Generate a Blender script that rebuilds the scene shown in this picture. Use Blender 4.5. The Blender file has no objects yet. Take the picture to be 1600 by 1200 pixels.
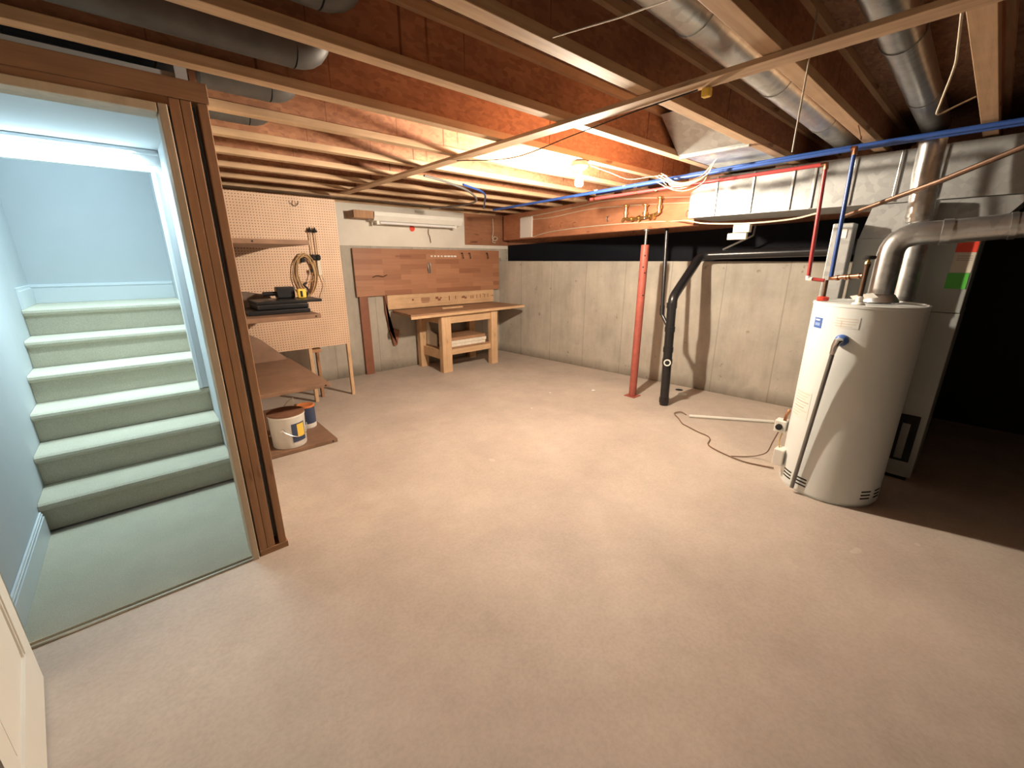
import bpy, bmesh, math, random
from mathutils import Vector, Matrix
random.seed(7)
SC = bpy.context.scene
COL = SC.collection
PI = math.pi
WLOC = {}          # world location of every object built here

# ------------------------------------------------------------------ materials
def new_mat(name):
    m = bpy.data.materials.new(name); m.use_nodes = True
    nt = m.node_tree; b = nt.nodes['Principled BSDF']
    return m, nt, b
def N(nt, t, **kw):
    n = nt.nodes.new(t)
    for k, v in kw.items():
        if k in n.inputs.keys() if hasattr(n.inputs, 'keys') else False: n.inputs[k].default_value = v
        else: setattr(n, k, v)
    return n
def c4(c): return (c[0], c[1], c[2], 1)
def coords(nt, scale=(1, 1, 1), rot=(0, 0, 0)):
    t = nt.nodes.new('ShaderNodeTexCoord'); mp = nt.nodes.new('ShaderNodeMapping')
    mp.inputs['Scale'].default_value = scale; mp.inputs['Rotation'].default_value = rot
    nt.links.new(t.outputs['Object'], mp.inputs['Vector'])
    return mp.outputs['Vector']
def noise(nt, vec, scale, detail=4, rough=.6):
    n = nt.nodes.new('ShaderNodeTexNoise'); n.inputs['Scale'].default_value = scale
    n.inputs['Detail'].default_value = detail; n.inputs['Roughness'].default_value = rough
    nt.links.new(vec, n.inputs['Vector']); return n.outputs['Fac']
def ramp(nt, fac, stops):
    r = nt.nodes.new('ShaderNodeValToRGB')
    while len(r.color_ramp.elements) < len(stops): r.color_ramp.elements.new(.5)
    for e, (p, c) in zip(r.color_ramp.elements, stops):
        e.position = p; e.color = c4(c)
    nt.links.new(fac, r.inputs['Fac']); return r.outputs['Color']
def mixc(nt, fac, a, b, mode='MIX'):
    n = nt.nodes.new('ShaderNodeMix'); n.data_type = 'RGBA'; n.blend_type = mode
    for s, v in ((n.inputs[0], fac), (n.inputs[6], a), (n.inputs[7], b)):
        if isinstance(v, (int, float)): s.default_value = v
        elif isinstance(v, tuple): s.default_value = c4(v)
        else: nt.links.new(v, s)
    return n.outputs[2]
def bump(nt, b, h, strength=.3, dist=.01):
    n = nt.nodes.new('ShaderNodeBump'); n.inputs['Strength'].default_value = strength
    n.inputs['Distance'].default_value = dist
    nt.links.new(h, n.inputs['Height']); nt.links.new(n.outputs['Normal'], b.inputs['Normal'])
def mnode(nt, op, a, b=None):
    n = nt.nodes.new('ShaderNodeMath'); n.operation = op
    for i, v in enumerate((a, b)):
        if v is None: continue
        if isinstance(v, (int, float)): n.inputs[i].default_value = v
        else: nt.links.new(v, n.inputs[i])
    return n.outputs[0]

def plain(name, col, rough=.5, metal=0, var=.12, vs=9):
    m, nt, b = new_mat(name)
    v = coords(nt); f = noise(nt, v, vs)
    lo = tuple(max(0, x * (1 - var)) for x in col); hi = tuple(min(1, x * (1 + var)) for x in col)
    nt.links.new(ramp(nt, f, [(.3, lo), (.7, hi)]), b.inputs['Base Color'])
    b.inputs['Roughness'].default_value = rough; b.inputs['Metallic'].default_value = metal
    return m
def wood(name, c1, c2, axis='X', rough=.65, grain=22, knots=True):
    m, nt, b = new_mat(name)
    s = {'X': (1.2, grain, grain), 'Y': (grain, 1.2, grain), 'Z': (grain, grain, 1.2)}[axis]
    f = noise(nt, coords(nt, s), 1.6, 6, .65)
    col = ramp(nt, f, [(.25, c1), (.72, c2)])
    f2 = noise(nt, coords(nt, (1, 1, 1)), 3.1, 3)
    col = mixc(nt, .55, col, ramp(nt, f2, [(.3, (.62, .6, .58)), (.65, (1, 1, 1))]), 'MULTIPLY')
    if knots:
        s2 = {'X': (2.2, 9, 9), 'Y': (9, 2.2, 9), 'Z': (9, 9, 2.2)}[axis]
        f3 = noise(nt, coords(nt, s2), 1.3, 2)
        col = mixc(nt, .8, col, ramp(nt, f3, [(.27, (.35, .25, .2)), (.33, (1, 1, 1))]), 'MULTIPLY')
    nt.links.new(col, b.inputs['Base Color'])
    b.inputs['Roughness'].default_value = rough; bump(nt, b, f, .15, .004)
    return m
def osb(name, c1, c2):
    m, nt, b = new_mat(name)
    v = nt.nodes.new('ShaderNodeTexVoronoi'); v.inputs['Scale'].default_value = 1
    nt.links.new(coords(nt, (30, 60, 60), (.4, .3, .5)), v.inputs['Vector'])
    bw = nt.nodes.new('ShaderNodeRGBToBW'); nt.links.new(v.outputs['Color'], bw.inputs[0])
    col = ramp(nt, bw.outputs[0], [(.15, c1), (.85, c2)])
    f = noise(nt, coords(nt), 2.3, 4)
    col = mixc(nt, .7, col, ramp(nt, f, [(.34, (.6, .52, .46)), (.6, (1, 1, 1))]), 'MULTIPLY')
    # dark vertical drip stains on the webs
    st = noise(nt, coords(nt, (26, 26, .6)), 1, 2)
    col = mixc(nt, .75, col, ramp(nt, st, [(.30, (.25, .15, .1)), (.34, (1, 1, 1))]), 'MULTIPLY')
    nt.links.new(col, b.inputs['Base Color']); b.inputs['Roughness'].default_value = .7
    return m
def galv(name, col=(.62, .64, .64), rough=.38, metal=.85):
    m, nt, b = new_mat(name)
    v = nt.nodes.new('ShaderNodeTexVoronoi'); v.inputs['Scale'].default_value = 26
    nt.links.new(coords(nt), v.inputs['Vector'])
    bw = nt.nodes.new('ShaderNodeRGBToBW'); nt.links.new(v.outputs['Color'], bw.inputs[0])
    a = tuple(x * .86 for x in col); d = tuple(min(1, x * 1.1) for x in col)
    nt.links.new(ramp(nt, bw.outputs[0], [(.1, a), (.9, d)]), b.inputs['Base Color'])
    b.inputs['Metallic'].default_value = metal
    f = noise(nt, coords(nt), 5)
    r = nt.nodes.new('ShaderNodeMapRange'); r.inputs[3].default_value = rough - .08; r.inputs[4].default_value = rough + .14
    nt.links.new(f, r.inputs[0]); nt.links.new(r.outputs[0], b.inputs['Roughness'])
    return m
def concrete_floor():
    m, nt, b = new_mat('floor_concrete')
    v = coords(nt)
    f1 = noise(nt, v, 1.1, 8, .62); f2 = noise(nt, v, 5.5, 8, .7); f3 = noise(nt, v, 60, 3, .6)
    c = ramp(nt, f1, [(.3, (.46, .395, .345)), (.52, (.55, .475, .415)), (.7, (.62, .54, .47))])
    c = mixc(nt, .5, c, ramp(nt, f2, [(.3, (.78, .76, .74)), (.62, (1, 1, 1))]), 'MULTIPLY')
    c = mixc(nt, .35, c, ramp(nt, f3, [(.35, (.75, .75, .75)), (.6, (1, 1, 1))]), 'MULTIPLY')
    spots = noise(nt, v, 3.7, 2)
    c = mixc(nt, mnode(nt, 'MULTIPLY', mnode(nt, 'GREATER_THAN', spots, .77), .3), c, (.72, .67, .6))
    nt.links.new(c, b.inputs['Base Color']); b.inputs['Roughness'].default_value = .62
    b.inputs['Specular IOR Level'].default_value = .35
    bump(nt, b, f3, .08, .004)
    return m
def concrete_wall(name, axis):
    m, nt, b = new_mat(name)
    v = coords(nt)
    f1 = noise(nt, v, 1.7, 7, .65); f2 = noise(nt, coords(nt, (6, 6, 1.0)), 1.5, 6, .65)
    c = ramp(nt, f1, [(.3, (.36, .335, .29)), (.7, (.54, .50, .43))])
    c = mixc(nt, .7, c, ramp(nt, f2, [(.3, (.80, .76, .72)), (.6, (1, 1, 1))]), 'MULTIPLY')
    blots = noise(nt, v, 9, 3)
    c = mixc(nt, .7, c, ramp(nt, blots, [(.27, (.5, .43, .36)), (.33, (1, 1, 1))]), 'MULTIPLY')
    sx = nt.nodes.new('ShaderNodeSeparateXYZ'); nt.links.new(v, sx.inputs[0])
    p = mnode(nt, 'FRACT', mnode(nt, 'MULTIPLY', mnode(nt, 'ADD', sx.outputs[axis], 50.17), 1 / .62))
    seam = mnode(nt, 'LESS_THAN', p, .018)
    c = mixc(nt, mnode(nt, 'MULTIPLY', seam, .45), c, (.2, .17, .14))
    # damp, dirty band along the bottom edge
    wob = mnode(nt, 'ADD', sx.outputs[2], mnode(nt, 'MULTIPLY', f2, -.22))
    low = ramp(nt, mnode(nt, 'ADD', wob, .1), [(0, (.36, .32, .28)), (.16, (1, 1, 1))])
    c = mixc(nt, .8, c, low, 'MULTIPLY')
    nt.links.new(c, b.inputs['Base Color']); b.inputs['Roughness'].default_value = .8
    bump(nt, b, f1, .2, .01)
    return m
def carpet():
    m, nt, b = new_mat('carpet')
    f = noise(nt, coords(nt), 240, 2); f2 = noise(nt, coords(nt), 4, 4)
    c = ramp(nt, f, [(.3, (.50, .46, .35)), (.7, (.68, .63, .49))])
    c = mixc(nt, .5, c, ramp(nt, f2, [(.3, (.8, .8, .8)), (.7, (1, 1, 1))]), 'MULTIPLY')
    nt.links.new(c, b.inputs['Base Color']); b.inputs['Roughness'].default_value = 1
    b.inputs['Specular IOR Level'].default_value = .1
    bump(nt, b, f, .5, .006); return m
def pegmat():
    m, nt, b = new_mat('pegboard_hardboard')
    v = coords(nt); sx = nt.nodes.new('ShaderNodeSeparateXYZ'); nt.links.new(v, sx.inputs[0])
    k = 1 / .0254
    u = mnode(nt, 'SUBTRACT', mnode(nt, 'FRACT', mnode(nt, 'MULTIPLY', mnode(nt, 'ADD', sx.outputs[0], 10), k)), .5)
    w = mnode(nt, 'SUBTRACT', mnode(nt, 'FRACT', mnode(nt, 'MULTIPLY', mnode(nt, 'ADD', sx.outputs[2], 10), k)), .5)
    d = mnode(nt, 'ADD', mnode(nt, 'MULTIPLY', u, u), mnode(nt, 'MULTIPLY', w, w))
    hole = mnode(nt, 'LESS_THAN', d, .036)
    f = noise(nt, v, 3)
    c = ramp(nt, f, [(.3, (.56, .38, .26)), (.7, (.66, .46, .32))])
    c = mixc(nt, hole, c, (.12, .06, .035))
    nt.links.new(c, b.inputs['Base Color']); b.inputs['Roughness'].default_value = .55
    return m
def parquet():
    m, nt, b = new_mat('laminated_wood_panel')
    v = coords(nt, (1, 1, 1), (PI / 2, 0, 0))
    br = nt.nodes.new('ShaderNodeTexBrick'); nt.links.new(v, br.inputs['Vector'])
    br.inputs['Scale'].default_value = 1; br.inputs['Brick Width'].default_value = .42
    br.inputs['Row Height'].default_value = .07; br.inputs['Mortar Size'].default_value = 0
    br.inputs['Color1'].default_value = c4((.32, .135, .072)); br.inputs['Color2'].default_value = c4((.46, .225, .125))
    br.offset = .37
    f = noise(nt, coords(nt, (2, 30, 30)), 1.5, 5)
    c = mixc(nt, .4, br.outputs['Color'], ramp(nt, f, [(.3, (.7, .66, .62)), (.7, (1, 1, 1))]), 'MULTIPLY')
    nt.links.new(c, b.inputs['Base Color']); b.inputs['Roughness'].default_value = .5
    return m
def emit(name, col, strength):
    m, nt, b = new_mat(name)
    b.inputs['Base Color'].default_value = c4((.9, .9, .85))
    b.inputs['Emission Color'].default_value = c4(col); b.inputs['Emission Strength'].default_value = strength
    return m

M = {}
M['floor'] = concrete_floor()
M['wallX'] = concrete_wall('bench_wall_concrete', 0); M['wallY'] = concrete_wall('side_wall_concrete', 1)
M['carpet'] = carpet()
M['drywall'] = plain('white_drywall', (.64, .67, .69), .85, 0, .03, 2)
M['dry2'] = plain('raw_drywall', (.72, .68, .61), .85, 0, .06, 3)
M['paint'] = plain('white_trim_paint', (.80, .84, .86), .4, 0, .02, 3)
M['doorp'] = plain('door_paint', (.74, .72, .66), .45, 0, .02, 3)
M['flange'] = wood('joist_flange_lumber', (.44, .28, .16), (.66, .45, .27), 'X')
M['osb'] = osb('osb_web', (.36, .155, .08), (.50, .235, .12))
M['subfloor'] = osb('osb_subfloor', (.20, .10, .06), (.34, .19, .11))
M['stud'] = wood('stud_lumber', (.30, .15, .075), (.50, .28, .145), 'Z')
M['plate'] = wood('plate_lumber', (.26, .13, .065), (.44, .24, .125), 'X')
M['strip'] = wood('strapping_lumber', (.40, .25, .14), (.62, .43, .27), 'Y')
M['pine'] = wood('pine_lumber', (.58, .36, .20), (.76, .52, .31), 'X')
M['pineZ'] = wood('pine_leg_lumber', (.58, .36, .20), (.76, .52, .31), 'Z')
M['benchtop'] = wood('bench_top_board', (.33, .18, .10), (.48, .28, .16), 'X')
M['shelf'] = plain('brown_shelf_board', (.22, .125, .078), .5, 0, .18, 6)
M['lvl'] = wood('beam_lumber', (.36, .135, .065), (.50, .215, .11), 'Y', .6, 14)
M['rim'] = wood('rim_lumber', (.28, .12, .065), (.40, .18, .095), 'X', .6, 14)
M['peg'] = pegmat(); M['parquet'] = parquet()
M['brown'] = plain('brown_stained_wood', (.26, .10, .055), .5, 0, .15, 7)
M['galv'] = galv('galvanized_steel', (.58, .60, .60), .34, .95); M['galv2'] = galv('vent_steel', (.60, .61, .61), .3, .9)
M['duct'] = galv('trunk_duct_steel', (.37, .38, .38), .5, .6)
M['ductd'] = galv('dull_duct_steel', (.36, .37, .37), .30, 1)
M['enamel'] = plain('heater_enamel', (.72, .77, .77), .35, 0, .03, 3)
M['furn'] = plain('furnace_enamel', (.36, .38, .37), .45, .2, .05, 3)
M['black'] = plain('black_plastic', (.012, .012, .014), .35, 0, .2)
M['abs'] = plain('black_pipe_plastic', (.014, .014, .016), .3, 0, .2)
M['blkt'] = plain('black_sheeting', (.005, .006, .010), .62, 0, .25, 2.5)
for k_ in ('blkt',): M[k_].node_tree.nodes['Principled BSDF'].inputs['Specular IOR Level'].default_value = .12
M['dark'] = plain('painted_gloom', (.02, .018, .017), .9)  # near-black colour standing in for unlit gloom
M['redpost'] = plain('red_oxide_paint', (.32, .08, .058), .5, 0, .16, 14)
M['red'] = plain('red_tubing', (.34, .04, .04), .35, 0, .05)
M['blue'] = plain('blue_tubing', (.025, .07, .26), .35, 0, .05)
M['brass'] = plain('brass', (.75, .55, .25), .3, 1, .1, 20)
M['copper'] = plain('copper', (.42, .20, .11), .35, 1, .15, 20)
M['coppdk'] = plain('dull_copper', (.16, .10, .07), .4, .9, .15, 20)
M['graymetal'] = plain('grey_pipe', (.20, .20, .195), .4, .6, .1)
M['whitep'] = plain('white_plastic', (.78, .77, .72), .45, 0, .03)
M['cream'] = plain('cream_cable', (.52, .45, .34), .5, 0, .05)
M['wirebr'] = plain('brown_cable', (.20, .115, .07), .5, 0, .1)
M['tan'] = plain('tan_cord', (.42, .27, .13), .6, 0, .12)
M['labelblue'] = plain('blue_label', (.06, .14, .42), .4, 0, .05)
M['labelwhite'] = plain('white_label', (.80, .76, .72), .5, 0, .02)
M['ink'] = plain('label_ink', (.33, .26, .24), .6, 0, .05)
M['slot'] = plain('slot_black', (.015, .015, .015), .9)
M['tagred'] = plain('red_tag', (.75, .06, .03), .5, 0, .04); M['taggreen'] = plain('green_tag', (.09, .48, .06), .5, 0, .04)
M['tagbeige'] = plain('beige_tag', (.60, .55, .46), .6, 0, .06)
M['yellow'] = plain('yellow_plastic', (.80, .55, .08), .45, 0, .05)
M['orange'] = plain('orange_lid', (.62, .20, .06), .5, 0, .06)
M['rust'] = plain('rusty_rim', (.22, .10, .055), .7, 0, .2)
M['navy'] = plain('navy_can', (.04, .06, .12), .35, 0, .06)
M['paper'] = plain('white_paper', (.80, .78, .72), .8, 0, .03)
M['porcelain'] = plain('porcelain', (.85, .82, .76), .3, 0, .02)
M['boardw'] = plain('pale_board_stack', (.74, .68, .58), .7, 0, .12, 18)
M['chrome'] = plain('chrome', (.75, .75, .75), .2, 1, .03)
M['thresh'] = plain('brushed_strip', (.60, .57, .47), .35, .8, .1)
M['bulb'] = emit('lit_bulb', (1.0, .85, .665), 6000)
M['clothd'] = plain('dark_cloth', (.13, .09, .07), .95, 0, .25, 12)
M['boot'] = plain('dull_grey_duct', (.085, .08, .075), .55, .3, .2, 8)
M['tubeglass'] = plain('unlit_tube', (.80, .80, .82), .3, 0, .02)

# ------------------------------------------------------------------ mesh builder
class MB:
    def __init__(s): s.v = []; s.f = []
    def add(s, vs, fs):
        o = len(s.v); s.v += [Vector(p) for p in vs]; s.f += [tuple(i + o for i in f) for f in fs]; return s
    def box(s, x0, x1, y0, y1, z0, z1, bev=0):
        if bev: return s.bbox(x0, x1, y0, y1, z0, z1, bev)
        vs = [(x, y, z) for z in (z0, z1) for y in (y0, y1) for x in (x0, x1)]
        return s.add(vs, [(0, 2, 3, 1), (4, 5, 7, 6), (0, 1, 5, 4), (2, 6, 7, 3), (0, 4, 6, 2), (1, 3, 7, 5)])
    def bbox(s, x0, x1, y0, y1, z0, z1, b):
        bm = bmesh.new(); bmesh.ops.create_cube(bm, size=1)
        for v in bm.verts:
            v.co = Vector(((x0 + x1) / 2 + v.co.x * (x1 - x0), (y0 + y1) / 2 + v.co.y * (y1 - y0), (z0 + z1) / 2 + v.co.z * (z1 - z0)))
        bmesh.ops.bevel(bm, geom=bm.edges[:], offset=b, segments=2, affect='EDGES', profile=.5)
        bm.verts.index_update()
        s.add([v.co.copy() for v in bm.verts], [tuple(v.index for v in f.verts) for f in bm.faces]); bm.free(); return s
    def prism(s, pts, d):                      # polygon of 3-D points pushed along the vector d
        n = len(pts); d = Vector(d); P = [Vector(p) for p in pts]
        s.add(P + [p + d for p in P], [tuple(range(n))[::-1], tuple(range(n, 2 * n))] + [(i, (i + 1) % n, n + (i + 1) % n, n + i) for i in range(n)])
        return s
    def tube(s, pts, r, n=12, cap=True):
        P = [Vector(p) for p in pts]; R = r if isinstance(r, (list, tuple)) else [r] * len(P)
        t0 = (P[1] - P[0]).normalized()
        u = t0.orthogonal().normalized(); rings = []
        for i, p in enumerate(P):
            a = (P[i] - P[i - 1]).normalized() if i else t0
            b = (P[i + 1] - P[i]).normalized() if i < len(P) - 1 else a
            t = (a + b).normalized() if (a + b).length > 1e-6 else a
            u = (u - t * u.dot(t)).normalized(); w = t.cross(u)
            k = 1 / max(.5, math.cos(a.angle(t))) if a.length and t.length else 1
            rings.append([p + (u * math.cos(2 * PI * j / n) + w * math.sin(2 * PI * j / n)) * R[i] for j in range(n)])
        vs = [q for rg in rings for q in rg]
        fs = [(i * n + j, i * n + (j + 1) % n, (i + 1) * n + (j + 1) % n, (i + 1) * n + j) for i in range(len(P) - 1) for j in range(n)]
        if cap: fs += [tuple(range(n))[::-1], tuple((len(P) - 1) * n + j for j in range(n))]
        return s.add(vs, fs)
    def lathe(s, c, prof, n=32, axis=(0, 0, 1)):   # profile of (radius, height) about an axis through c
        ax = Vector(axis).normalized(); u = ax.orthogonal().normalized(); w = ax.cross(u); c = Vector(c)
        vs = []; 
        for (r, h) in prof:
            vs += [c + ax * h + (u * math.cos(2 * PI * j / n) + w * math.sin(2 * PI * j / n)) * max(r, 1e-4) for j in range(n)]
        k = len(prof)
        fs = [(i * n + j, i * n + (j + 1) % n, (i + 1) * n + (j + 1) % n, (i + 1) * n + j) for i in range(k - 1) for j in range(n)]
        fs += [tuple(range(n))[::-1], tuple((k - 1) * n + j for j in range(n))]
        return s.add(vs, fs)
    def cylpatch(s, c, r, t0, t1, z0, z1, th=.002, n=8):
        vs = []; fs = []
        for i in range(n + 1):
            t = math.radians(t0 + (t1 - t0) * i / n)
            for (rr, z) in ((r, z0), (r + th, z0), (r + th, z1), (r, z1)):
                vs.append((c[0] + rr * math.cos(t), c[1] + rr * math.sin(t), z))
        for i in range(n):
            a = 4 * i
            for k in range(4): fs.append((a + k, a + (k + 1) % 4, a + 4 + (k + 1) % 4, a + 4 + k))
        fs += [(3, 2, 1, 0), (4 * n, 4 * n + 1, 4 * n + 2, 4 * n + 3)]
        return s.add(vs, fs)
    def sphere(s, c, r, sc=(1, 1, 1), n=16):
        return s.lathe(c, [(r * sc[0] * math.sin(PI * i / 10), -r * sc[2] * math.cos(PI * i / 10)) for i in range(11)], n)
    def build(s, name, mat, parent=None, smooth=False):
        lo = Vector([min(v[i] for v in s.v) for i in range(3)]); hi = Vector([max(v[i] for v in s.v) for i in range(3)])
        c = (lo + hi) / 2; c.z = lo.z
        me = bpy.data.meshes.new(name)
        me.from_pydata([tuple(v - c) for v in s.v], [], s.f)
        bm = bmesh.new(); bm.from_mesh(me); bmesh.ops.recalc_face_normals(bm, faces=bm.faces[:]); bm.to_mesh(me); bm.free()
        me.materials.append(M[mat] if isinstance(mat, str) else mat)
        o = bpy.data.objects.new(name, me); COL.objects.link(o)
        if smooth:
            for p in me.polygons: p.use_smooth = True
            me.set_sharp_from_angle(angle=math.radians(38))
        WLOC[o] = c
        if parent: o.parent = parent; o.location = c - WLOC[parent]
        else: o.location = c
        return o
def tag(o, label, cat, group=None, kind=None):
    o['label'] = label; o['category'] = cat
    if group: o['group'] = group
    if kind: o['kind'] = kind
    return o
def struct(o, label=None, cat=None):
    o['kind'] = 'structure'
    if label: o['label'] = label
    if cat: o['category'] = cat
    return o
def thing(name, loc, label, cat, group=None):
    o = bpy.data.objects.new(name, None); COL.objects.link(o); o.location = loc; o.empty_display_size = .1
    WLOC[o] = Vector(loc); return tag(o, label, cat, group)
def B(*a, **k): return MB().box(*a, **k)
def bez(p0, p1, p2, n=8):
    p0, p1, p2 = map(Vector, (p0, p1, p2))
    return [p0 * (1 - t) ** 2 + p1 * 2 * t * (1 - t) + p2 * t * t for t in [i / n for i in range(n + 1)]]
def spline(pts, n=6):
    P = [Vector(p) for p in pts]; P = [P[0] * 2 - P[1]] + P + [P[-1] * 2 - P[-2]]; out = []
    for i in range(1, len(P) - 2):
        for k in range(n):
            t = k / n; a, b, c, d = P[i - 1:i + 3]
            out.append(.5 * ((2 * b) + (c - a) * t + (2 * a - 5 * b + 4 * c - d) * t * t + (3 * b - a - 3 * c + d) * t ** 3))
    return out + [P[-2]]

# ------------------------------------------------------------------ room shell
JB = 2.25                                  # underside of the joists
WX = lambda y: 4.734 + (5.6 - y) * .0941   # face line of the concrete wall on the right
BX = lambda y: 4.60 + (y - 4.75) * .19     # face line of the wooden beam
struct(B(-2.1, 6.4, -2.7, 6.0, -.12, 0).build('floor', 'floor'), 'bare concrete basement floor with worn pale patches', 'floor')
struct(MB().prism([(WX(5.9), 5.9, -.02), (WX(.55), .55, -.02), (WX(.55) + .9, .55, -.02), (WX(5.9) + .9, 5.9, -.02)], (0, 0, 1.56)).build('wall_right', 'wallY'),
       'poured concrete foundation wall with vertical form lines', 'wall')
struct(B(5.9, 6.0, -2.7, .54, 0, 2.49).build('wall_right_dark', 'dark'), 'end wall beyond the furnace, coloured dark for the unlit gloom', 'wall')  # shade put into the wall colour so this end stays black
struct(B(.30, 5.8, 5.65, 5.95, 0, 1.736).build('wall_back', 'wallX'), 'grey concrete wall behind the workbench', 'wall')
struct(B(.30, 4.03, 5.645, 5.95, 1.737, 2.49).build('wall_back_upper', 'dry2'), 'white board strip of the back wall above the concrete', 'wall')
struct(B(4.032, 6.4, 5.65, 5.95, 1.79, 2.49).build('trim_1', 'rim'), 'brown wooden rim board in the far corner', 'trim')
struct(B(4.032, 4.95, 5.66, 5.95, 1.737, 1.788).build('trim_2', 'dry2'), 'pale sill strip under the brown rim board', 'trim')
struct(MB().prism([(WX(5.6) + .20, 5.64, 1.545), (WX(.56) + .20, .56, 1.545), (WX(.56) + .4, .56, 1.545), (WX(5.6) + .4, 5.64, 1.545)], (0, 0, .945)).build('wall_right_upper', 'rim'),
       'wooden pony wall on the concrete ledge behind the beam', 'wall')
struct(B(-2.1, 6.4, -2.7, -2.6, 0, 2.49).build('wall_front', 'dark'), 'unfinished wall behind the viewer', 'wall')  # coloured dark to keep the far right corner black
struct(B(-2.1, -2.0, -2.6, 2.34, 0, 2.49).build('wall_left', 'dry2'), 'side wall behind the open door', 'wall')
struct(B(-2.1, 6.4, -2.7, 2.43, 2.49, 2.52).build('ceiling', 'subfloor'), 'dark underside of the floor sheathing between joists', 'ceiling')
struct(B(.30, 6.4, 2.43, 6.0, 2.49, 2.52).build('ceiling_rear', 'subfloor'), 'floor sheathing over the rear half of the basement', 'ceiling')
# black sheeting over the pony wall
tag(MB().prism([(WX(5.6) + .165, 5.6, 1.545), (WX(.56) + .165, .56, 1.545), (WX(.56) + .165, .56, 1.96), (WX(2) + .165, 2, 1.91), (WX(3.7) + .165, 3.7, 1.85), (WX(5.6) + .165, 5.6, 1.795)], (.03, 0, 0)).build('insulation_sheeting', 'blkt'),
    'long band of black plastic sheeting above the concrete wall', 'insulation sheeting')

# partition with the doorway
struct(B(-2.0, -.66, 2.34, 2.43, 0, 2.175).build('wall_partition', 'dry2'), 'partition wall left of the stair doorway', 'wall')
struct(B(-.66, .247, 2.345, 2.425, 2.145, 2.175).build('trim_3', 'plate'), 'header board over the stair doorway', 'trim')
t = thing('door_frame', (-.2, 2.385, 0), 'pale wooden frame lining the opening to the carpeted stairs', 'door frame'); t['kind'] = 'structure'
M['jamb'] = wood('jamb_wood', (.52, .42, .29), (.68, .57, .42), 'Z', .5, 16, False)
B(.208, .238, 2.325, 2.45, 0, 2.145, .003).build('side_jamb', 'jamb', t)
B(-.655, -.625, 2.325, 2.45, 0, 2.145, .003).build('side_jamb', 'jamb', t)
B(-.622, .205, 2.325, 2.45, 2.112, 2.144, .003).build('head_jamb', 'jamb', t)
SG = 'wall studs beside the stair doorway'
tag(B(.247, .283, 2.338, 2.428, .036, 2.174, .003).build('wall_stud', 'stud'), 'brown wooden stud directly against the pale doorway jamb', 'stud', SG)
tag(B(.2845, .321, 2.338, 2.428, .036, 2.174, .003).build('wall_stud', 'stud'), 'brown stud nailed flat to the one beside the jamb, left of the dark gap', 'stud', SG)
tag(B(.343, .378, 2.338, 2.428, .036, 2.174, .003).build('wall_stud', 'stud'), 'outer corner stud right of the dark gap, with paint-scraped lower end', 'stud', SG)
tag(B(.246, .385, 2.335, 2.43, .0, .035, .002).build('sole_plate', 'plate'), 'short wooden plate on the floor under the three studs', 'sole plate')
tag(B(-1.99, .385, 2.335, 2.43, 2.176, 2.248, .002).build('top_plate', 'plate'), 'wooden plate along the top of the doorway wall under the joists', 'top plate')
tag(MB().tube([(-.62, 2.335, .006), (.21, 2.335, .006)], .008, 8).build('threshold_strip', 'thresh'), 'thin metal strip where carpet meets concrete at the doorway', 'threshold')

# stairwell
struct(B(-.75, -.65, 2.431, 5.45, 0, 3.8).build('wall_stair_left', 'drywall'), 'pale wall along the left of the stairs', 'wall')
struct(B(.345, .377, 2.43, 5.645, 0, 2.249).build('wall_stair_right', 'dry2'), 'partition between stairs and shelves', 'wall')
struct(B(.30, .342, 2.45, 5.45, 0, 3.8).build('wall_stair_inner', 'drywall'), 'pale wall along the right of the stairs', 'wall')
struct(B(-.65, .30, 5.35, 5.45, 0, 3.8).build('wall_landing', 'drywall'), 'pale wall behind the stair landing', 'wall')
struct(B(-.65, .30, 2.455, 3.95, 2.26, 2.30).build('ceiling_stair', 'drywall'), 'low drywall ceiling inside the stair doorway', 'ceiling')
struct(B(-.65, .30, 3.955, 4.05, 2.13, 3.8).build('wall_stair_head', 'drywall'), 'wall over the cased stair opening', 'wall')
struct(B(-.75, .342, 2.431, 5.45, 3.8, 3.9).build('ceiling_stair_upper', 'drywall'), 'ceiling high above the stair landing', 'ceiling')
struct(B(-.65, .30, 2.36, 3.36, 0.0, .012).build('floor_carpet', 'carpet'), 'grey-green carpet at the foot of the stairs', 'floor')
t = thing('stair_casing', (0, 3.93, .6), 'white moulded casing over and down the right of the stairs', 'casing'); t['kind'] = 'structure'
m = B(-.65, .31, 3.925, 3.954, 2.165, 2.258, .004); m.box(-.65, .262, 3.912, 3.954, 2.118, 2.13, .002); m.box(-.65, .262, 3.932, 3.954, 2.13, 2.166); m.box(-.65, .30, 3.918, 3.954, 2.225, 2.238, .002)
m.build('head_casing', 'paint', t)
m = B(.238, .262, 3.905, 3.954, .60, 2.12, .004); m.box(.262, .302, 3.925, 3.954, .60, 2.165, .003)
m.build('side_casing', 'paint', t)
def baseboard(name, x0, x1, y0, y1, z, h, face):
    m = MB()
    if face == 'x': m.box(x0, x1, y0, y1, z, z + h - .03); m.box(x0, x0 + (x1 - x0) * .6, y0, y1, z + h - .03, z + h, .003); m.box(x0, x1 - .003, y0, y1, z + h - .022, z + h - .012, .002)
    else: m.box(x0, x1, y0, y1, z, z + h - .03); m.box(x0, x1, y0 + (y1 - y0) * .4, y1, z + h - .03, z + h, .003); m.box(x0, x1, y0 + .003, y1, z + h - .022, z + h - .012, .002)
    return struct(m.build(name, 'paint'), None)
baseboard('baseboard_left', -.649, -.632, 2.46, 3.36, .013, .15, 'x')
baseboard('baseboard_landing', -.648, .299, 5.331, 5.349, 1.201, .155, 'y')
struct(MB().box(-.649, -.632, 4.76, 5.329, 1.201, 1.33).box(-.649, -.638, 4.76, 5.329, 1.33, 1.355).build('baseboard_landing_left', 'paint'))
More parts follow.
